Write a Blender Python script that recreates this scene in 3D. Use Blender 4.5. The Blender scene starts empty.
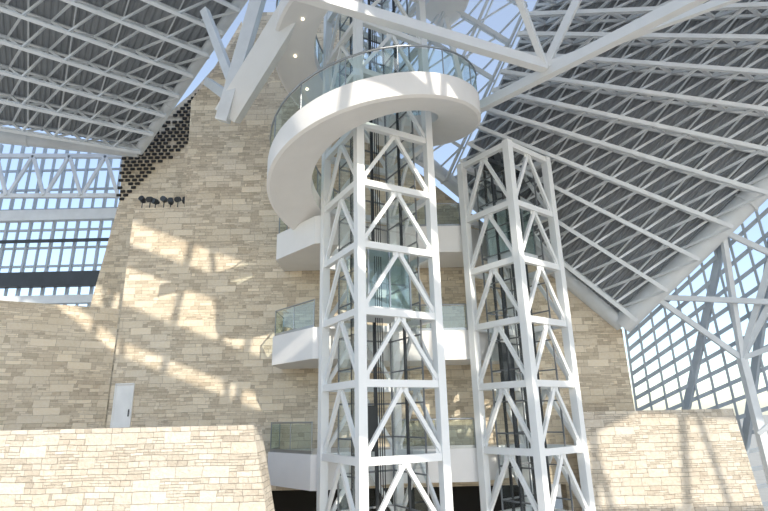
import bpy, math, random
from mathutils import Vector as V, Matrix
random.seed(7)
S=bpy.context.scene
# ---------------- materials ----------------
def nt(name):
    m=bpy.data.materials.new(name); m.use_nodes=True
    n=m.node_tree; b=n.nodes['Principled BSDF']; return m,n,b
def paint(name,col,rough=.45,metal=0.0,var=.06):
    m,n,b=nt(name)
    tc=n.nodes.new('ShaderNodeTexCoord'); no=n.nodes.new('ShaderNodeTexNoise'); no.inputs['Scale'].default_value=1.7; no.inputs['Detail'].default_value=4
    n.links.new(tc.outputs['Object'],no.inputs['Vector'])
    r=n.nodes.new('ShaderNodeValToRGB')
    r.color_ramp.elements[0].color=(*[c*(1-var) for c in col],1); r.color_ramp.elements[1].color=(*[min(1,c*(1+var)) for c in col],1)
    r.color_ramp.elements[0].position=.3; r.color_ramp.elements[1].position=.7
    n.links.new(no.outputs['Fac'],r.inputs[0]); n.links.new(r.outputs[0],b.inputs['Base Color'])
    b.inputs['Roughness'].default_value=rough; b.inputs['Metallic'].default_value=metal
    return m
def stone(name,c1,c2,cm,bw=.62,rh=.17,bump=.5,rough_scale=9,ov=.4):
    m,n,b=nt(name); L=n.links
    uv0=n.nodes.new('ShaderNodeUVMap')
    wn=n.nodes.new('ShaderNodeTexNoise'); wn.inputs['Scale'].default_value=1.1; wn.inputs['Detail'].default_value=3; L.new(uv0.outputs[0],wn.inputs['Vector'])
    wm=n.nodes.new('ShaderNodeVectorMath'); wm.operation='MULTIPLY_ADD'; wm.inputs[1].default_value=(.2,.09,0); L.new(wn.outputs['Color'],wm.inputs[0]); L.new(uv0.outputs[0],wm.inputs[2])
    uvo=wm.outputs[0]
    def brick(w,h,off,A,B,C,mort=.007):
        k=n.nodes.new('ShaderNodeTexBrick'); k.offset=.43; k.offset_frequency=2; k.squash=.62; k.squash_frequency=3
        mp=n.nodes.new('ShaderNodeMapping'); mp.inputs['Location'].default_value=(off,0,0)
        L.new(uvo,mp.inputs[0]); L.new(mp.outputs[0],k.inputs['Vector'])
        k.inputs['Scale'].default_value=1; k.inputs['Brick Width'].default_value=w; k.inputs['Row Height'].default_value=h
        k.inputs['Mortar Size'].default_value=mort; k.inputs['Mortar Smooth'].default_value=.4
        k.inputs['Color1'].default_value=(*A,1); k.inputs['Color2'].default_value=(*B,1); k.inputs['Mortar'].default_value=(*C,1)
        return k
    g0=(0,0,0); g1=(1,1,1)
    k1=brick(bw,rh,.0,g0,g1,g0); k2=brick(bw*1.7,rh*2,.31,g0,g1,g0); k3=brick(bw*.75,rh*.5,.77,g0,g1,g0,.005)
    s1=brick(bw*1.7,rh*2,.31,g0,g1,g0,0); s2=brick(bw*2.3,rh,.11,g0,g1,g0,0)
    def gt(sock,t):
        th=n.nodes.new('ShaderNodeMath'); th.operation='GREATER_THAN'; th.inputs[1].default_value=t; L.new(sock,th.inputs[0]); return th.outputs[0]
    def mix(f,a,b2,mode='MIX'):
        q=n.nodes.new('ShaderNodeMixRGB'); q.blend_type=mode
        if isinstance(f,float): q.inputs[0].default_value=f
        else: L.new(f,q.inputs[0])
        for i,s_ in((1,a),(2,b2)):
            if isinstance(s_,tuple): q.inputs[i].default_value=(*s_,1)
            else: L.new(s_,q.inputs[i])
        return q.outputs[0]
    t1=gt(s1.outputs['Color'],.62); t2=gt(s2.outputs['Color'],.62)
    rnd=mix(t1,mix(t2,k1.outputs['Color'],k3.outputs['Color']),k2.outputs['Color'])
    mor=mix(t1,mix(t2,k1.outputs['Fac'],k3.outputs['Fac']),k2.outputs['Fac'])
    cr=n.nodes.new('ShaderNodeValToRGB'); e=cr.color_ramp.elements
    dk=tuple(c*.86 for c in c2); e[0].color=(*dk,1); e[0].position=0; e[1].color=(*tuple(min(1,c*1.12) for c in c1),1); e[1].position=1
    for p,c in((.15,c2),(.5,tuple((a+b_)/2 for a,b_ in zip(c1,c2))),(.85,c1)):
        q=e.new(p); q.color=(*c,1)
    L.new(rnd,cr.inputs[0])
    no=n.nodes.new('ShaderNodeTexNoise'); no.inputs['Scale'].default_value=rough_scale; no.inputs['Detail'].default_value=7; no.inputs['Roughness'].default_value=.7; L.new(uv0.outputs[0],no.inputs['Vector'])
    n2=n.nodes.new('ShaderNodeTexNoise'); n2.inputs['Scale'].default_value=.4; n2.inputs['Detail'].default_value=4; L.new(uv0.outputs[0],n2.inputs['Vector'])
    c=mix(mor,cr.outputs[0],cm)
    c=mix(ov,c,no.outputs['Fac'],'OVERLAY'); c=mix(.2,c,n2.outputs['Fac'],'OVERLAY')
    L.new(c,b.inputs['Base Color']); b.inputs['Roughness'].default_value=.9
    a=n.nodes.new('ShaderNodeMath'); a.operation='MULTIPLY_ADD'; a.inputs[1].default_value=1.2; L.new(no.outputs['Fac'],a.inputs[0]); L.new(rnd,a.inputs[2])
    s=n.nodes.new('ShaderNodeMath'); s.operation='SUBTRACT'; L.new(a.outputs[0],s.inputs[0]); L.new(mor,s.inputs[1])
    bp=n.nodes.new('ShaderNodeBump'); bp.inputs['Strength'].default_value=bump; bp.inputs['Distance'].default_value=.06; L.new(s.outputs[0],bp.inputs['Height']); L.new(bp.outputs[0],b.inputs['Normal'])
    return m
def glassm(name,tr,gl=.05,k=.45):
    m,n,b=nt(name); L=n.links
    out=n.nodes['Material Output']; n.nodes.remove(b)
    t=n.nodes.new('ShaderNodeBsdfTransparent'); t.inputs[0].default_value=(*tr,1)
    g=n.nodes.new('ShaderNodeBsdfGlossy'); g.inputs['Roughness'].default_value=.03; g.inputs['Color'].default_value=(.9,1,.97,1)
    fr=n.nodes.new('ShaderNodeLayerWeight'); fr.inputs['Blend'].default_value=.25
    ad=n.nodes.new('ShaderNodeMath'); ad.operation='MULTIPLY_ADD'; ad.inputs[1].default_value=k; ad.inputs[2].default_value=gl; L.new(fr.outputs['Fresnel'],ad.inputs[0])
    mi=n.nodes.new('ShaderNodeMixShader'); L.new(ad.outputs[0],mi.inputs[0]); L.new(t.outputs[0],mi.inputs[1]); L.new(g.outputs[0],mi.inputs[2]); L.new(mi.outputs[0],out.inputs[0])
    return m
def emis(name,col,st):
    m,n,b=nt(name); b.inputs['Emission Color'].default_value=(*col,1); b.inputs['Emission Strength'].default_value=st; b.inputs['Base Color'].default_value=(*col,1); return m
M_white=paint('white_painted_steel',(.86,.87,.86),.4,var=.02)
M_ramp=paint('white_plaster',(.85,.835,.81),.55,var=.02)
M_grey=paint('pale_grey_painted_steel',(.76,.79,.81),.45)
M_grey2=paint('light_grey_steel',(.70,.73,.75),.45)
M_glz=paint('glazing_mullion_steel',(.42,.47,.52),.4)
M_deck=paint('corrugated_roof_deck',(.32,.34,.36),.6)
M_dark=paint('dark_steel',(.035,.04,.045),.4,var=.2)
M_mid=paint('shaft_mullion_steel',(.20,.21,.22),.4,var=.1)
M_rail=paint('brushed_steel',(.38,.40,.41),.3,.8)
M_stone=stone('sandstone_courses',(.80,.695,.535),(.64,.535,.395),(.42,.34,.25),bw=.56,rh=.16,bump=.7)
M_stone2=stone('rough_cut_limestone',(.72,.645,.53),(.60,.525,.42),(.33,.28,.22),bw=.45,rh=.16,bump=1.0,rough_scale=7)
M_void=paint('recess_shade_black',(.03,.028,.025),.9)  # near black puts the shade inside openings into the colour
M_floor=paint('polished_stone_floor',(.42,.38,.33),.35)
M_ground=paint('sandy_ground',(.45,.42,.36),.95)
M_glass=glassm('railing_glass',(.76,.85,.83),.10,.6)
M_wglass=glassm('window_glass',(.96,.98,.985),.01,.25)
M_lamp=emis('downlight_lens',(1,.85,.6),6)
M_door=paint('pale_door',(.84,.84,.82),.5)
# ---------------- mesh builder ----------------
class MB:
    def __init__(s,name,mats):
        s.n=name; s.m=mats; s.v=[]; s.f=[]; s.mi=[]; s.uv=[]; s.sm=[]
    def face(s,pts,mat=0,uv=None,smooth=False):
        b=len(s.v); s.v+= [tuple(p) for p in pts]; s.f.append(list(range(b,b+len(pts)))); s.mi.append(mat); s.uv.append(uv or [(p[0],p[2]) for p in pts]); s.sm.append(smooth)
    def idx(s,vs,fs,mat=0,smooth=False):
        b=len(s.v); s.v+=[tuple(p) for p in vs]
        for f in fs:
            s.f.append([i+b for i in f]); s.mi.append(mat); s.uv.append([(vs[i][0]+vs[i][1],vs[i][2]) for i in f]); s.sm.append(smooth)
    def beam(s,p,q,w,h=None,mat=0,up=V((0,0,1))):
        p=V(p);q=V(q);h=h or w; d=(q-p).normalized()
        up=V(up)
        if abs(d.dot(up.normalized()))>.98: up=V((0,1,0)) if abs(d.y)<.9 else V((1,0,0))
        x=d.cross(up).normalized(); y=x.cross(d).normalized()
        o=[x*(-w/2)+y*(-h/2),x*(w/2)+y*(-h/2),x*(w/2)+y*(h/2),x*(-w/2)+y*(h/2)]
        vs=[p+k for k in o]+[q+k for k in o]
        s.idx(vs,[(0,3,2,1),(4,5,6,7),(0,1,5,4),(1,2,6,5),(2,3,7,6),(3,0,4,7)],mat)
    def ibeam(s,p,q,w,h,mat=0,up=V((0,0,1)),t=.03):
        p=V(p);q=V(q);d=(q-p).normalized();up=V(up)
        if abs(d.dot(up.normalized()))>.98: up=V((0,1,0))
        x=d.cross(up).normalized(); y=x.cross(d).normalized()
        s.beam(p,q,t,h,mat,y)
        for sg in (-1,1):
            s.beam(p+y*sg*h/2,q+y*sg*h/2,w,t,mat,y)
    def tube(s,p,q,r,n=12,mat=0):
        p=V(p);q=V(q);d=(q-p).normalized(); up=V((0,0,1)) if abs(d.z)<.95 else V((1,0,0))
        x=d.cross(up).normalized(); y=x.cross(d).normalized()
        vs=[]
        for b in (p,q):
            for i in range(n):
                a=2*math.pi*i/n; vs.append(b+x*math.cos(a)*r+y*math.sin(a)*r)
        s.idx(vs,[(i,(i+1)%n,n+(i+1)%n,n+i) for i in range(n)],mat,True)
        s.idx(vs,[tuple(range(n))[::-1],tuple(range(n,2*n))],mat)
    def prism(s,poly,z0,z1,mat=0):
        n=len(poly)
        vs=[V((x,y,z0)) for x,y in poly]+[V((x,y,z1)) for x,y in poly]
        s.idx(vs,[tuple(range(n))[::-1],tuple(range(n,2*n))]+[(i,(i+1)%n,n+(i+1)%n,n+i) for i in range(n)],mat)
    def box(s,c,d,mat=0,rz=0):
        a,b,e=[k/2 for k in d]; R=Matrix.Rotation(rz,3,'Z')
        vs=[V(c)+R@V((x*a,y*b,z*e)) for z in(-1,1) for y in(-1,1) for x in(-1,1)]
        s.idx(vs,[(0,2,3,1),(4,5,7,6),(0,1,5,4),(2,6,7,3),(0,4,6,2),(1,3,7,5)],mat)
    def done(s):
        me=bpy.data.meshes.new(s.n); me.from_pydata(s.v,[],s.f)
        for m in s.m: me.materials.append(m)
        ul=me.uv_layers.new(name='UVMap'); k=0
        for i,p in enumerate(me.polygons):
            p.material_index=s.mi[i]; p.use_smooth=s.sm[i]
            for j in range(len(p.vertices)): ul.data[k].uv=s.uv[i][j]; k+=1
        me.update(); o=bpy.data.objects.new(s.n,me); S.collection.objects.link(o); return o
def wall(name,p0,dr,poly,thick,mat):
    """vertical wall; poly in (s,z), extruded backwards"""
    b=MB(name,[mat]); p0=V((p0[0],p0[1],0)); d=V((dr[0],dr[1],0)).normalized(); nb=V((-d.y,d.x,0))*thick
    F=[p0+d*s+V((0,0,z)) for s,z in poly]; B=[f+nb for f in F]
    b.face(F,0,[(s,z) for s,z in poly]); b.face(B[::-1],0,[(s,z) for s,z in poly][::-1])
    n=len(poly)
    for i in range(n):
        j=(i+1)%n; s0,z0=poly[i]; s1,z1=poly[j]
        if abs(z1-z0)>abs(s1-s0): uv=[(s0,z0),(s0+thick,z0),(s0+thick,z1),(s0,z1)]
        else: uv=[(s0,z0),(s0,z0+thick),(s1,z1+thick),(s1,z1)]
        b.face([F[i],B[i],B[j],F[j]],0,uv)
    return b.done()
# ---------------- shell ----------------
g=MB('ground',[M_ground]); g.face([(-400,-300,-.3),(400,-300,-.3),(400,500,-.3),(-400,500,-.3)]); g.done()
g=MB('floor',[M_floor]); g.prism([(-24,-6),(27,-6),(27,18),(14,31),(-24,31)],-.25,0); g.done()
wall('wall_back',(0,24),(1,0),[(-12.4,0),(-6.8,0),(-6.8,3.1),(7.5,3.1),(7.5,0),(10.9,0),(10.9,9.6),(3.6,16.2),(0,19.5),(-1.5,28),(-7,28),(-9.0,24.3),(-10.1,22.3),(-9.9,16.2),(-12.4,16.2)],.8,M_stone)
wall('wall_rear',(0,28),(1,0),[(-16.2,0),(-9,0),(-9,31),(-10.5,27.5),(-11.8,25.6),(-15.6,21.6),(-15.4,18.4),(-16.2,12.2)],.8,M_stone)
dl=V((3.7,2.1,0)).normalized()
wall('wall_left',(-12.45,23.95),tuple(dl)[:2],[(-11.5,0),(0,0),(0,11.1),(-11.5,11.1)],.8,M_stone)
wall('wall_left_parapet',(0,16),(1,0),[(-19,0),(-2.7,0),(-3.95,5.85),(-19,5.85)],1.0,M_stone2)
wall('wall_right_parapet',(0,22.3),(1,0),[(7.9,0),(14.75,0),(14.15,6.0),(7.9,6.0)],.9,M_stone2)
r=MB('lobby_recess',[M_void]); r.prism([(-6.8,27),(7.5,27),(7.5,27.2),(-6.8,27.2)],0,3.1); r.prism([(-6.8,24.85),(7.5,24.85),(7.5,27.2),(-6.8,27.2)],3.1,3.3); r.done()  # back and soffit coloured near black for the shade under the lintel
r=MB('perforated_brick_screen',[M_void])  # near-black blocks stand for the shaded gaps between bricks
j0=int(18/.24)
for j in range(j0,j0+34):
    z=j*.24
    for i in range(22):
        x=-15.45+i*.40+(j%2)*.20
        top=21.5+(x+15.6)*1.02
        lo=top-3.4
        if x>-9.9 or z>top-.15 or z<lo: continue
        if random.random()<.06: continue
        r.box((x,27.95,z),(.25,.08,.15))
r.done()
d=MB('door_1',[M_door,M_dark]); d.box((-11.75,23.965,6.5),(.75,.05,2.2))
for x in(-12.15,-11.35): d.box((x,23.95,6.5),(.06,.09,2.3),0)
d.box((-11.75,23.95,7.65),(.86,.09,.06),0); d.box((-11.45,23.92,6.4),(.04,.05,.3),1); d.done()
d=MB('spotlight_row',[M_dark,M_rail])
d.tube((-12.35,24.3,16.25),(-9.95,24.3,16.25),.03)
for i in range(7):
    x=-12.2+i*.36+random.uniform(-.05,.05); c=V((x,24.3,16.2)); h=.38+random.uniform(-.06,.1); d.tube(c,c+V((0,0,h)),.025,6)
    dirv=V((random.uniform(-.6,.6),-.8,-.25+random.uniform(-.3,.5))).normalized()
    c2=c+V((0,-.03,h+.1)); d.tube(c2-dirv*.08,c2+dirv*.15,.145,12); d.tube(c2-dirv*.2,c2-dirv*.08,.09,10)
    d.tube(c2-V((.17,0,0)),c2+V((.17,0,0)),.02,6)
d.done()
# ---------------- towers ----------------
def tower(name,F,X,Y,zs,z0,cab_z,zcar2):
    root=bpy.data.objects.new(name,None); S.collection.objects.link(root)
    b=MB('steel_frame',[M_white])
    F=V((F[0],F[1],0)); ex=V((X,Y,0)); ey=V((-Y,X,0)); ang=math.atan2(Y,X)
    C=[F,F+ex,F+ex+ey,F+ey]; top=zs[-1]
    for c in C: b.beam(c+V((0,0,z0)),c+V((0,0,top+.14)),.3,.3,0,ex)
    lv=[z0]+zs
    for k in range(4):
        A=C[k];B=C[(k+1)%4]; d=(B-A).normalized()
        for z in zs:
            b.beam(A+V((0,0,z)),B+V((0,0,z)),.2,.24)
        for z1,z2 in zip(lv[:-1],lv[1:]):
            m=(A+B)/2
            zz=V((0,0,z2-.1)); z_=V((0,0,z1+.15))
            b.beam(A+d*.12+z_,m+zz,.12,.14); b.beam(B-d*.12+z_,m+zz,.12,.14)
            n=d.cross(V((0,0,1)))
            b.beam(m+V((0,0,z2-.28)),m+V((0,0,z2-.02)),.45,.03,0,n)
            for P,sg in((A,1),(B,-1)):
                b.beam(P+d*sg*.2+V((0,0,z1+.05)),P+d*sg*.2+V((0,0,z1+.4)),.22,.03,0,n)
    o=b.done(); o.parent=root
    cen=F+(ex+ey)/2; ux=ex.normalized(); uy=ey.normalized(); h=ex.length/2-.42
    b=MB('guide_rails',[M_dark,M_mid])
    for sx,sy in((-1,.0),(1,.0),(-.35,1),(.35,1)):
        p=cen+ux*sx*h*.98+uy*sy*h*.98
        b.beam(p+V((0,0,z0)),p+V((0,0,top-.1)),.07,.10,0,ux)
    for sx in(-.12,-.04,.04,.12):
        p=cen+ux*sx*4*h*.25
        b.tube(p+V((0,0,z0)),p+V((0,0,top)),.022,6)
    for z in [z0+.6+i*1.17 for i in range(int((top-z0)/1.17))]:
        p=cen+uy*h; b.beam(p-ux*h+V((0,0,z)),p+ux*h+V((0,0,z)),.05,.06,1)
        for s in(-1,1): b.beam(cen+ux*h*s-uy*h+V((0,0,z)),cen+ux*h*s+uy*h+V((0,0,z)),.04,.05,1)
    for sx in(-1,1):
        for sy in(-1,1):
            p=cen+ux*sx*h+uy*sy*h; b.beam(p+V((0,0,z0)),p+V((0,0,top-.1)),.05,.05,1,ux)
    b.beam(cen-ux*(h+.4)+V((0,0,top-.15)),cen+ux*(h+.4)+V((0,0,top-.15)),.25,.2)
    for s in(-.5,.3): b.tube(cen+ux*s-uy*.12+V((0,0,top+.18)),cen+ux*s+uy*.12+V((0,0,top+.18)),.28,18)
    b.box(cen+uy*.5+V((0,0,top+.15)),(.9,.5,.5),0,ang)
    o=b.done(); o.parent=root
    b=MB('shaft_glass',[M_wglass])
    hg=h+.02
    for sx,sy in((-1,0),(1,0),(0,1)):
        if sx: A=cen+ux*sx*hg-uy*hg; B=cen+ux*sx*hg+uy*hg
        else: A=cen-ux*hg+uy*hg; B=cen+ux*hg+uy*hg
        b.face([A+V((0,0,z0)),B+V((0,0,z0)),B+V((0,0,top-.3)),A+V((0,0,top-.3))])
    o=b.done(); o.parent=root
    b=MB('glass_elevator_cab',[M_rail,M_glass,M_dark,M_grey2]); w=h*.78
    def P(x,y,z): return cen+ux*x*w+uy*y*w+V((0,0,z))
    for z,t in((cab_z,.22),(cab_z+2.35,.16)):
        b.box(cen+V((0,0,z)),(2*w+.1,2*w+.1,t),3,ang)
    for x,y in((-1,-1),(1,-1),(1,1),(-1,1),(0,-1)):
        b.beam(P(x,y,cab_z),P(x,y,cab_z+2.35),.06,.06,0,ux)
    for (x,y),(x2,y2) in(((-1,-1),(1,-1)),((1,-1),(1,1)),((-1,-1),(-1,1))):
        b.face([P(x,y,cab_z+.1),P(x2,y2,cab_z+.1),P(x2,y2,cab_z+2.3),P(x,y,cab_z+2.3)],1)
        b.tube(P(x*.95,y*.95,cab_z+1),P(x2*.95,y2*.95,cab_z+1),.03,8)
    b.face([P(-1,1,cab_z+.1),P(1,1,cab_z+.1),P(1,1,cab_z+2.3),P(-1,1,cab_z+2.3)],3)
    b.beam(P(-.6,0,cab_z+2.5),P(.6,0,cab_z+2.5),.2,.2,2)
    b.box(cen+uy*(h*.9)+V((0,0,zcar2)),(.7,.18,1.6),2,ang)
    o=b.done(); o.parent=root
zs=[2.35,4.69,7.03,9.37,11.71,14.05,16.4]
tower('elevator_tower',(-.83,17),2.673,1.503,zs+[18.74,21.1,23.4,25.8],0,9.6,5.6)
tower('elevator_tower.001',(5.19,19.2),2.06,1.60,zs[:-1]+[16.65],0,12.2,8)
# ---------------- decks ----------------
def railing(b,pts,h=1.1,mg=0,mr=1,mp=1,step=1.3):
    for A,B in zip(pts[:-1],pts[1:]):
        A=V(A);B=V(B); z=V((0,0,1))
        b.face([A+z*.08,B+z*.08,B+z*(h-.05),A+z*(h-.05)],mg)
        b.tube(A+z*h,B+z*h,.035,8,mr)
        b.beam(A+z*.06,B+z*.06,.05,.12,mr)
        L=(B-A).length; n=max(1,round(L/step))
        for i in range(n+1):
            p=A.lerp(B,i/n); b.tube(p,p+z*h,.025,6,mp)
edge=[(-4.8,22.1),(-2.8,19.95),(-2.5,19.9),(.25,21.45),(3.45,21.5),(5.55,23.1)]
for k,zt in enumerate((4.75,9.35,13.95)):
    b=MB('landing_balcony',[M_ramp,M_glass,M_rail,M_lamp])
    b.prism([(-4.8,23.98)]+edge+[(6.4,23.98)],zt-1.2,zt,0)
    pts=[(-4.72,23.9),(-4.72,22.15),(-2.78,20.05)]
    if k<2: railing(b,[(x,y,zt) for x,y in pts],1.1,1,2,2)
    else: railing(b,[(-4.72,23.9,zt),(-4.72,22.15,zt)],1.1,1,2,2)
    railing(b,[(.35,21.55,zt),(3.4,21.6,zt)],1.1,1,2,2)
    b.done()
# ---------------- spiral ramp ----------------
CR=V((-.22,19.05,0))
def rp(ph,R,z): return CR+V((math.sin(ph)*R,-math.cos(ph)*R,z))
def zr(ph): return 16.7+1.0*ph
b=MB('spiral_ramp',[M_ramp,M_glass,M_rail,M_lamp])
ph0,ph1,N=-2.75,2*math.pi+2.2,240
Ri,Ro,T=2.6,4.3,.85
prof=[(Ri,-.45),((Ri+Ro)/2-.3,-.59),((Ri+Ro)/2+.3,-.70),(Ro-.12,-T),(Ro,-T+.06),(Ro,.1),(Ro-.12,.1),(Ro-.12,0),(Ri+.1,0),(Ri+.1,.1),(Ri,.1)]
strips=[[0,1,2,3]]+[[k,(k+1)%11] for k in range(3,11)]
for st in strips:
    vs=[];m=len(st)
    for i in range(N+1):
        ph=ph0+(ph1-ph0)*i/N
        for k in st: vs.append(rp(ph,prof[k][0],zr(ph)+prof[k][1]))
    b.idx(vs,[(i*m+k,i*m+k+1,(i+1)*m+k+1,(i+1)*m+k) for i in range(N) for k in range(m-1)],0,True)
for ph in(ph0,ph1): b.face([rp(ph,a,zr(ph)+c) for a,c in prof],0)
for R in(Ro-.06,Ri+.05):
    NP=N//3
    P=[rp(ph0+(ph1-ph0)*i/NP,R,zr(ph0+(ph1-ph0)*i/NP)+.1) for i in range(NP+1)]
    z=V((0,0,1))
    for i,(A,B) in enumerate(zip(P[:-1],P[1:])):
        b.face([A,B,B+z*1.0,A+z*1.0],1)
        b.tube(A+z*1.1,B+z*1.1,.038,8,2)
        if i%3==0: b.tube(A-z*.1,A+z*1.1,.025,6,2)
for i in range(9):
    ph=3.3+i*.5
    R=3.4; t=(R-Ri)/(Ro-.12-Ri); zb=zr(ph)-.45-(T-.45)*t
    b.tube(rp(ph,R,zb-.02),rp(ph,R,zb+.02),.05,10,3)
b.done()
# ---------------- space frames ----------------
def bil(Q,u,v):
    return (V(Q[0])*(1-u)+V(Q[1])*u)*(1-v)+(V(Q[3])*(1-u)+V(Q[2])*u)*v
def frame(name,Q,nu,nv,depth,v0=0,v1=1,deck=True,cw=.16,ch=.3,ww=.09,strips=240,cross=True,diag=True,mat=None,toward=(0,10,10)):
    n=(V(Q[1])-V(Q[0])).cross(V(Q[3])-V(Q[0])).normalized()
    c=bil(Q,.5,.5)
    if n.dot(V(toward)-c)<0: n=-n
    b=MB(name,[mat or M_grey,M_deck])
    def vv(j): return v0+(v1-v0)*j/nv
    inn=[[bil(Q,i/nu,vv(j))+n*depth for i in range(nu+1)] for j in range(nv+1)]
    out=[[bil(Q,(i+.5)/nu,min(v1,vv(j)))+n*.12 for i in range(nu)] for j in range(nv+1)]
    for j in range(nv+1):
        b.ibeam(inn[j][0],inn[j][-1],cw,ch,0,n,.035)
        b.beam(bil(Q,0,vv(j))+n*.1,bil(Q,1,vv(j))+n*.1,.12,.2,0,n)
        for i in range(nu):
            b.beam(inn[j][i],out[j][i],ww,ww); b.beam(out[j][i],inn[j][i+1],ww,ww)
            if j<nv and diag:
                b.beam(inn[j][i],out[j+1][i],ww*.8,ww*.8)
                b.beam(inn[j+1][i+1],out[j][i],ww*.8,ww*.8)
    if cross:
        for i in range(nu+1):
            for j in range(nv): b.beam(inn[j][i],inn[j+1][i],ww*1.1,ww*1.2)
    for i in range(nu+1):
        b.beam(bil(Q,i/nu,v0)+n*.12,bil(Q,i/nu,v1)+n*.12,.07,.14,0,n)
    if deck:
        vs=[];prof=[0,0,.07,.07]
        NS=strips
        for i in range(NS+1):
            off=prof[i%4]
            for v in(v0-.02,v1+.02): vs.append(bil(Q,i/NS,v)-n*off)
        b.idx(vs,[(2*i,2*i+1,2*i+3,2*i+2) for i in range(NS)],1)
    return b.done()
J=V((10.9,24,9.8)); K2=V((21.5,16,20.4)); MP=V((3.6,23.7,16.9)); TL=V((7.0,19.9,23.4))
frame('roof_space_frame',[MP,J,K2,TL],9,14,1.3,v0=.04,v1=1.5,cross=False,diag=True,ww=.12)
frame('roof_space_frame.001',[(-26,22.6,21.6),(-14.3,27.5,21.5),(-6.7,21.2,26.4),(-26,12,31)],9,9,1.3,v0=.03,v1=1.2,cross=False,ww=.12)
frame('skylight_truss',[(-2,24.2,21.5),(3.4,23.8,17.2),(7.0,19.9,23.9),(1.5,19.9,28.5)],4,5,.9,deck=False,mat=M_grey2)
for A,B,rr in((J,J+(K2-J)*1.3,.48),(J,MP+(MP-J)*.6,.34),((-30,22.3,21),(-14.2,27.1,21.1),.36),((-14.2,27.1,21.1),(-6.7,20.9,26.2),.28)):
    b=MB('eave_tube',[M_grey2]); b.tube(A,B,rr,24)
    A=V(A);B=V(B);d=(B-A).normalized()
    for t in(.33,.66):
        c=A.lerp(B,t); b.tube(c-d*.05,c+d*.05,rr*1.12,24)
    b.done()
# unseen panel added behind the camera to shade the walls; slots leave sun streaks
b=MB('unseen_sun_shade',[M_deck,M_grey])
def quad(*ps): b.face([(x,-3,z) for x,z in ps],0)
def Lz(x,o=0): return 30.7-.39*x+o
quad((-14,18.9),(22,18.9),(22,Lz(22,-2.6)),(-14,Lz(-14,-2.6)))
quad((-14,Lz(-14,-2.0)),(22,Lz(22,-2.0)),(22,Lz(22,-.3)),(-14,Lz(-14,-.3)))
quad((-14,Lz(-14,1.5)),(22,Lz(22,1.5)),(22,Lz(22,2.7)),(-14,Lz(-14,2.7)))
quad((-14,Lz(-14,3.8)),(22,Lz(22,3.8)),(22,52),(-14,52))
quad((22,21.8),(24.4,22.8),(24.4,52),(22,52)); quad((24.4,22.8),(40,21.2),(40,52),(24.4,52))
for i in range(15): b.beam((-14+i*3.6,-2.8,18.6),(-14+i*3.6+4,-2.8,52),.22,.3,1)
for i in range(12): b.beam((-14+i*4.6,-2.8,18.6),(-14+i*4.6-6,-2.8,52),.16,.2,1)
b.beam((-14,-2.8,18.8),(40,-2.8,18.8),.4,.4,1)
b.done()
# ---------------- big roof girders ----------------
b=MB('roof_girder',[M_white,M_grey2])
N1=V((6.55,17.5,19.1))
b.beam(N1,(-4.5,12.9,19.35),.32,.42,0); b.beam((11.6,12.7,18.9),(3.9,20.4,18.9),.32,.42,0)
b.beam(N1,(4.5,15,22.5),.22,.3,0); b.beam(N1,(8.9,16.5,23.5),.22,.3,0); b.beam(N1,(16,14,20.6),.2,.28,0)
b.beam((3.9,20.4,18.9),(3.2,20.3,24),.2,.28,0)
b.done()
b=MB('folded_box_girder',[M_white,M_grey2])
N2=V((-6.2,19,18.9))
b.beam(N2+V((-.3,.3,-.6)),(-1.4,16,24.5),.95,.85,0,(0.5,-1,.3))
b.beam(N2+V((-.4,0,-1.0)),(-4.9,17.5,23.2),.5,.45,1,(0,-1,0))
b.beam(N2,(-9.0,23.2,22.9),.35,.4,1); b.beam(N2+V((0,0,.6)),(-8.2,20,24.5),.3,.36,1)
b.done()
# ---------------- glazing left ----------------
b=MB('window_1',[M_grey2,M_wglass,M_dark,M_glz])
yw=31
for i in range(28):
    x=-36+i*.75; b.beam((x,yw,10),(x,yw,24),.08 if i%2 else .14,.2,3)
for z in (10.5,12,13.3,15.4,16.6,17.8,19.2,20.6,22): b.beam((-37,yw,z),(-15.5,yw,z),.1,.14,3)
b.beam((-37,yw-.2,18.7),(-15.5,yw-.2,18.7),.4,.7,0); b.beam((-37,yw-.2,13.2),(-15.5,yw-.2,13.2),.4,.5,0)
b.beam((-37,yw-.5,14.4),(-16.0,yw-.5,14.4),.4,.9,2); b.beam((-37,yw-.5,16.9),(-15.6,yw-.5,16.9),.15,.18,2)
b.face([(-37,yw+.12,10),(-15.5,yw+.12,10),(-15.5,yw+.12,24),(-37,yw+.12,24)],1)
b.done()
b=MB('window_truss',[M_grey2])
y=29.3
for z in(19.3,22.0): b.beam((-36,y-1,z),(-16.2,y,z),.22,.26)
for i in range(9):
    x0=-36+i*2.2; ya=y-1+i/9
    b.beam((x0,ya,19.3),(x0+1.1,ya,22),.16,.18); b.beam((x0+1.1,ya,22),(x0+2.2,ya,19.3),.16,.18)
b.done()
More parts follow.
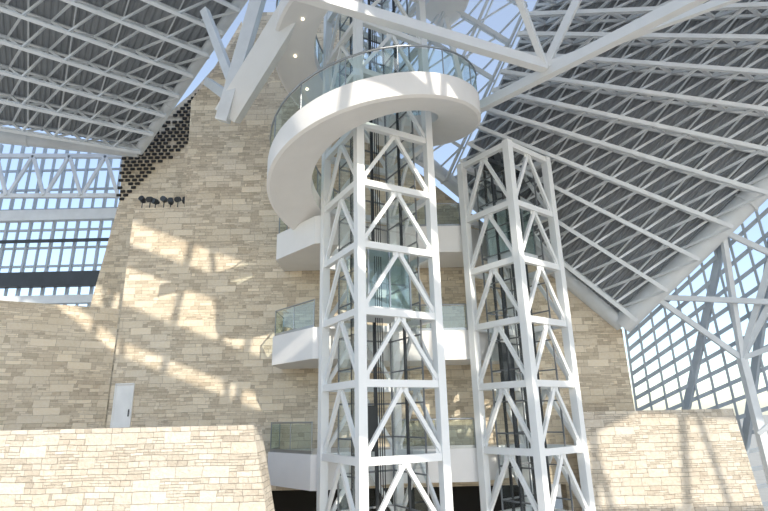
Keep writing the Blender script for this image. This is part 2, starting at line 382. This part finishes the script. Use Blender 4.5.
# ---------------- glazing right ----------------
GQ=[(12.0,26.5,0),(30,17.5,0),J+(K2-J)*1.25+V((.2,.3,0)),J+V((.3,.3,0))]
b=MB('window_2',[M_glz,M_wglass])
for i in range(29):
    u=i/28; b.beam(bil(GQ,u,0),bil(GQ,u,1),.09,.2)
for j in range(19):
    v=j/18; b.beam(bil(GQ,0,v),bil(GQ,1,v),.09,.16)
for i in range(0,28,4):
    b.beam(bil(GQ,i/28,0),bil(GQ,min(1,(i+8)/28),1),.22,.28)
for i in range(12):
    for j in range(8):
        b.face([bil(GQ,i/12,j/8),bil(GQ,(i+1)/12,j/8),bil(GQ,(i+1)/12,(j+1)/8),bil(GQ,i/12,(j+1)/8)],1)
b.done()
b=MB('facade_branching_column',[M_grey2])
def pt(s,t): return J+(K2-J)*s+V((0,0,t))
base1=V((15.4,22.6,0)); base2=V((19,19.5,0))
f1=V((14.9,22.2,8.0)); f2=V((18.6,19.2,9.5))
b.beam(base1,f1,.3,.3); b.beam(base2,f2,.3,.3)
for f in (f1,f2):
    for s in(.12,.35,.6,.85): b.beam(f,pt(s,-.2),.2,.22)
b.beam(f1,f2,.2,.2); b.beam(f1-V((0,0,3)),f2-V((0,0,1)),.16,.16); b.beam(f1-V((0,0,5)),f2,.16,.16)
b.done()
# ---------------- light ----------------
w=bpy.data.worlds.new('World'); S.world=w; w.use_nodes=True; n=w.node_tree
bg=n.nodes['Background']; sk=n.nodes.new('ShaderNodeTexSky'); sk.sky_type='NISHITA'; sk.sun_disc=False; sk.sun_elevation=math.radians(35); sk.sun_rotation=math.radians(150); sk.altitude=100; sk.air_density=1; sk.dust_density=.8
mx=n.nodes.new('ShaderNodeMixRGB'); mx.inputs[0].default_value=.3; mx.inputs[2].default_value=(2.6,2.75,2.9,1)
n.links.new(sk.outputs[0],mx.inputs[1])
n.links.new(mx.outputs[0],bg.inputs[0]); bg.inputs[1].default_value=.33
sl=bpy.data.lights.new('sun','SUN'); sl.energy=4.1; sl.angle=math.radians(.4); sl.color=(1,.92,.80)
so=bpy.data.objects.new('sun',sl); S.collection.objects.link(so)
so.rotation_euler=V((-.42,.75,-.5)).to_track_quat('-Z','Y').to_euler()
# ---------------- camera ----------------
th=math.radians(17.2); ro=math.radians(1.32)
f=V((0,math.cos(th),math.sin(th))); u=V((0,-math.sin(th),math.cos(th))); r=V((1,0,0))
X=r*math.cos(ro)-u*math.sin(ro); Y=u*math.cos(ro)+r*math.sin(ro); Z=-f
cd=bpy.data.cameras.new('cam'); co=bpy.data.objects.new('camera',cd); S.collection.objects.link(co)
m=Matrix((X,Y,Z)).transposed().to_4x4(); m.translation=V((0,0,6)); co.matrix_world=m
cd.sensor_width=36; cd.lens=36*520/768; cd.clip_end=2000
S.camera=co
S.view_settings.view_transform='Standard'
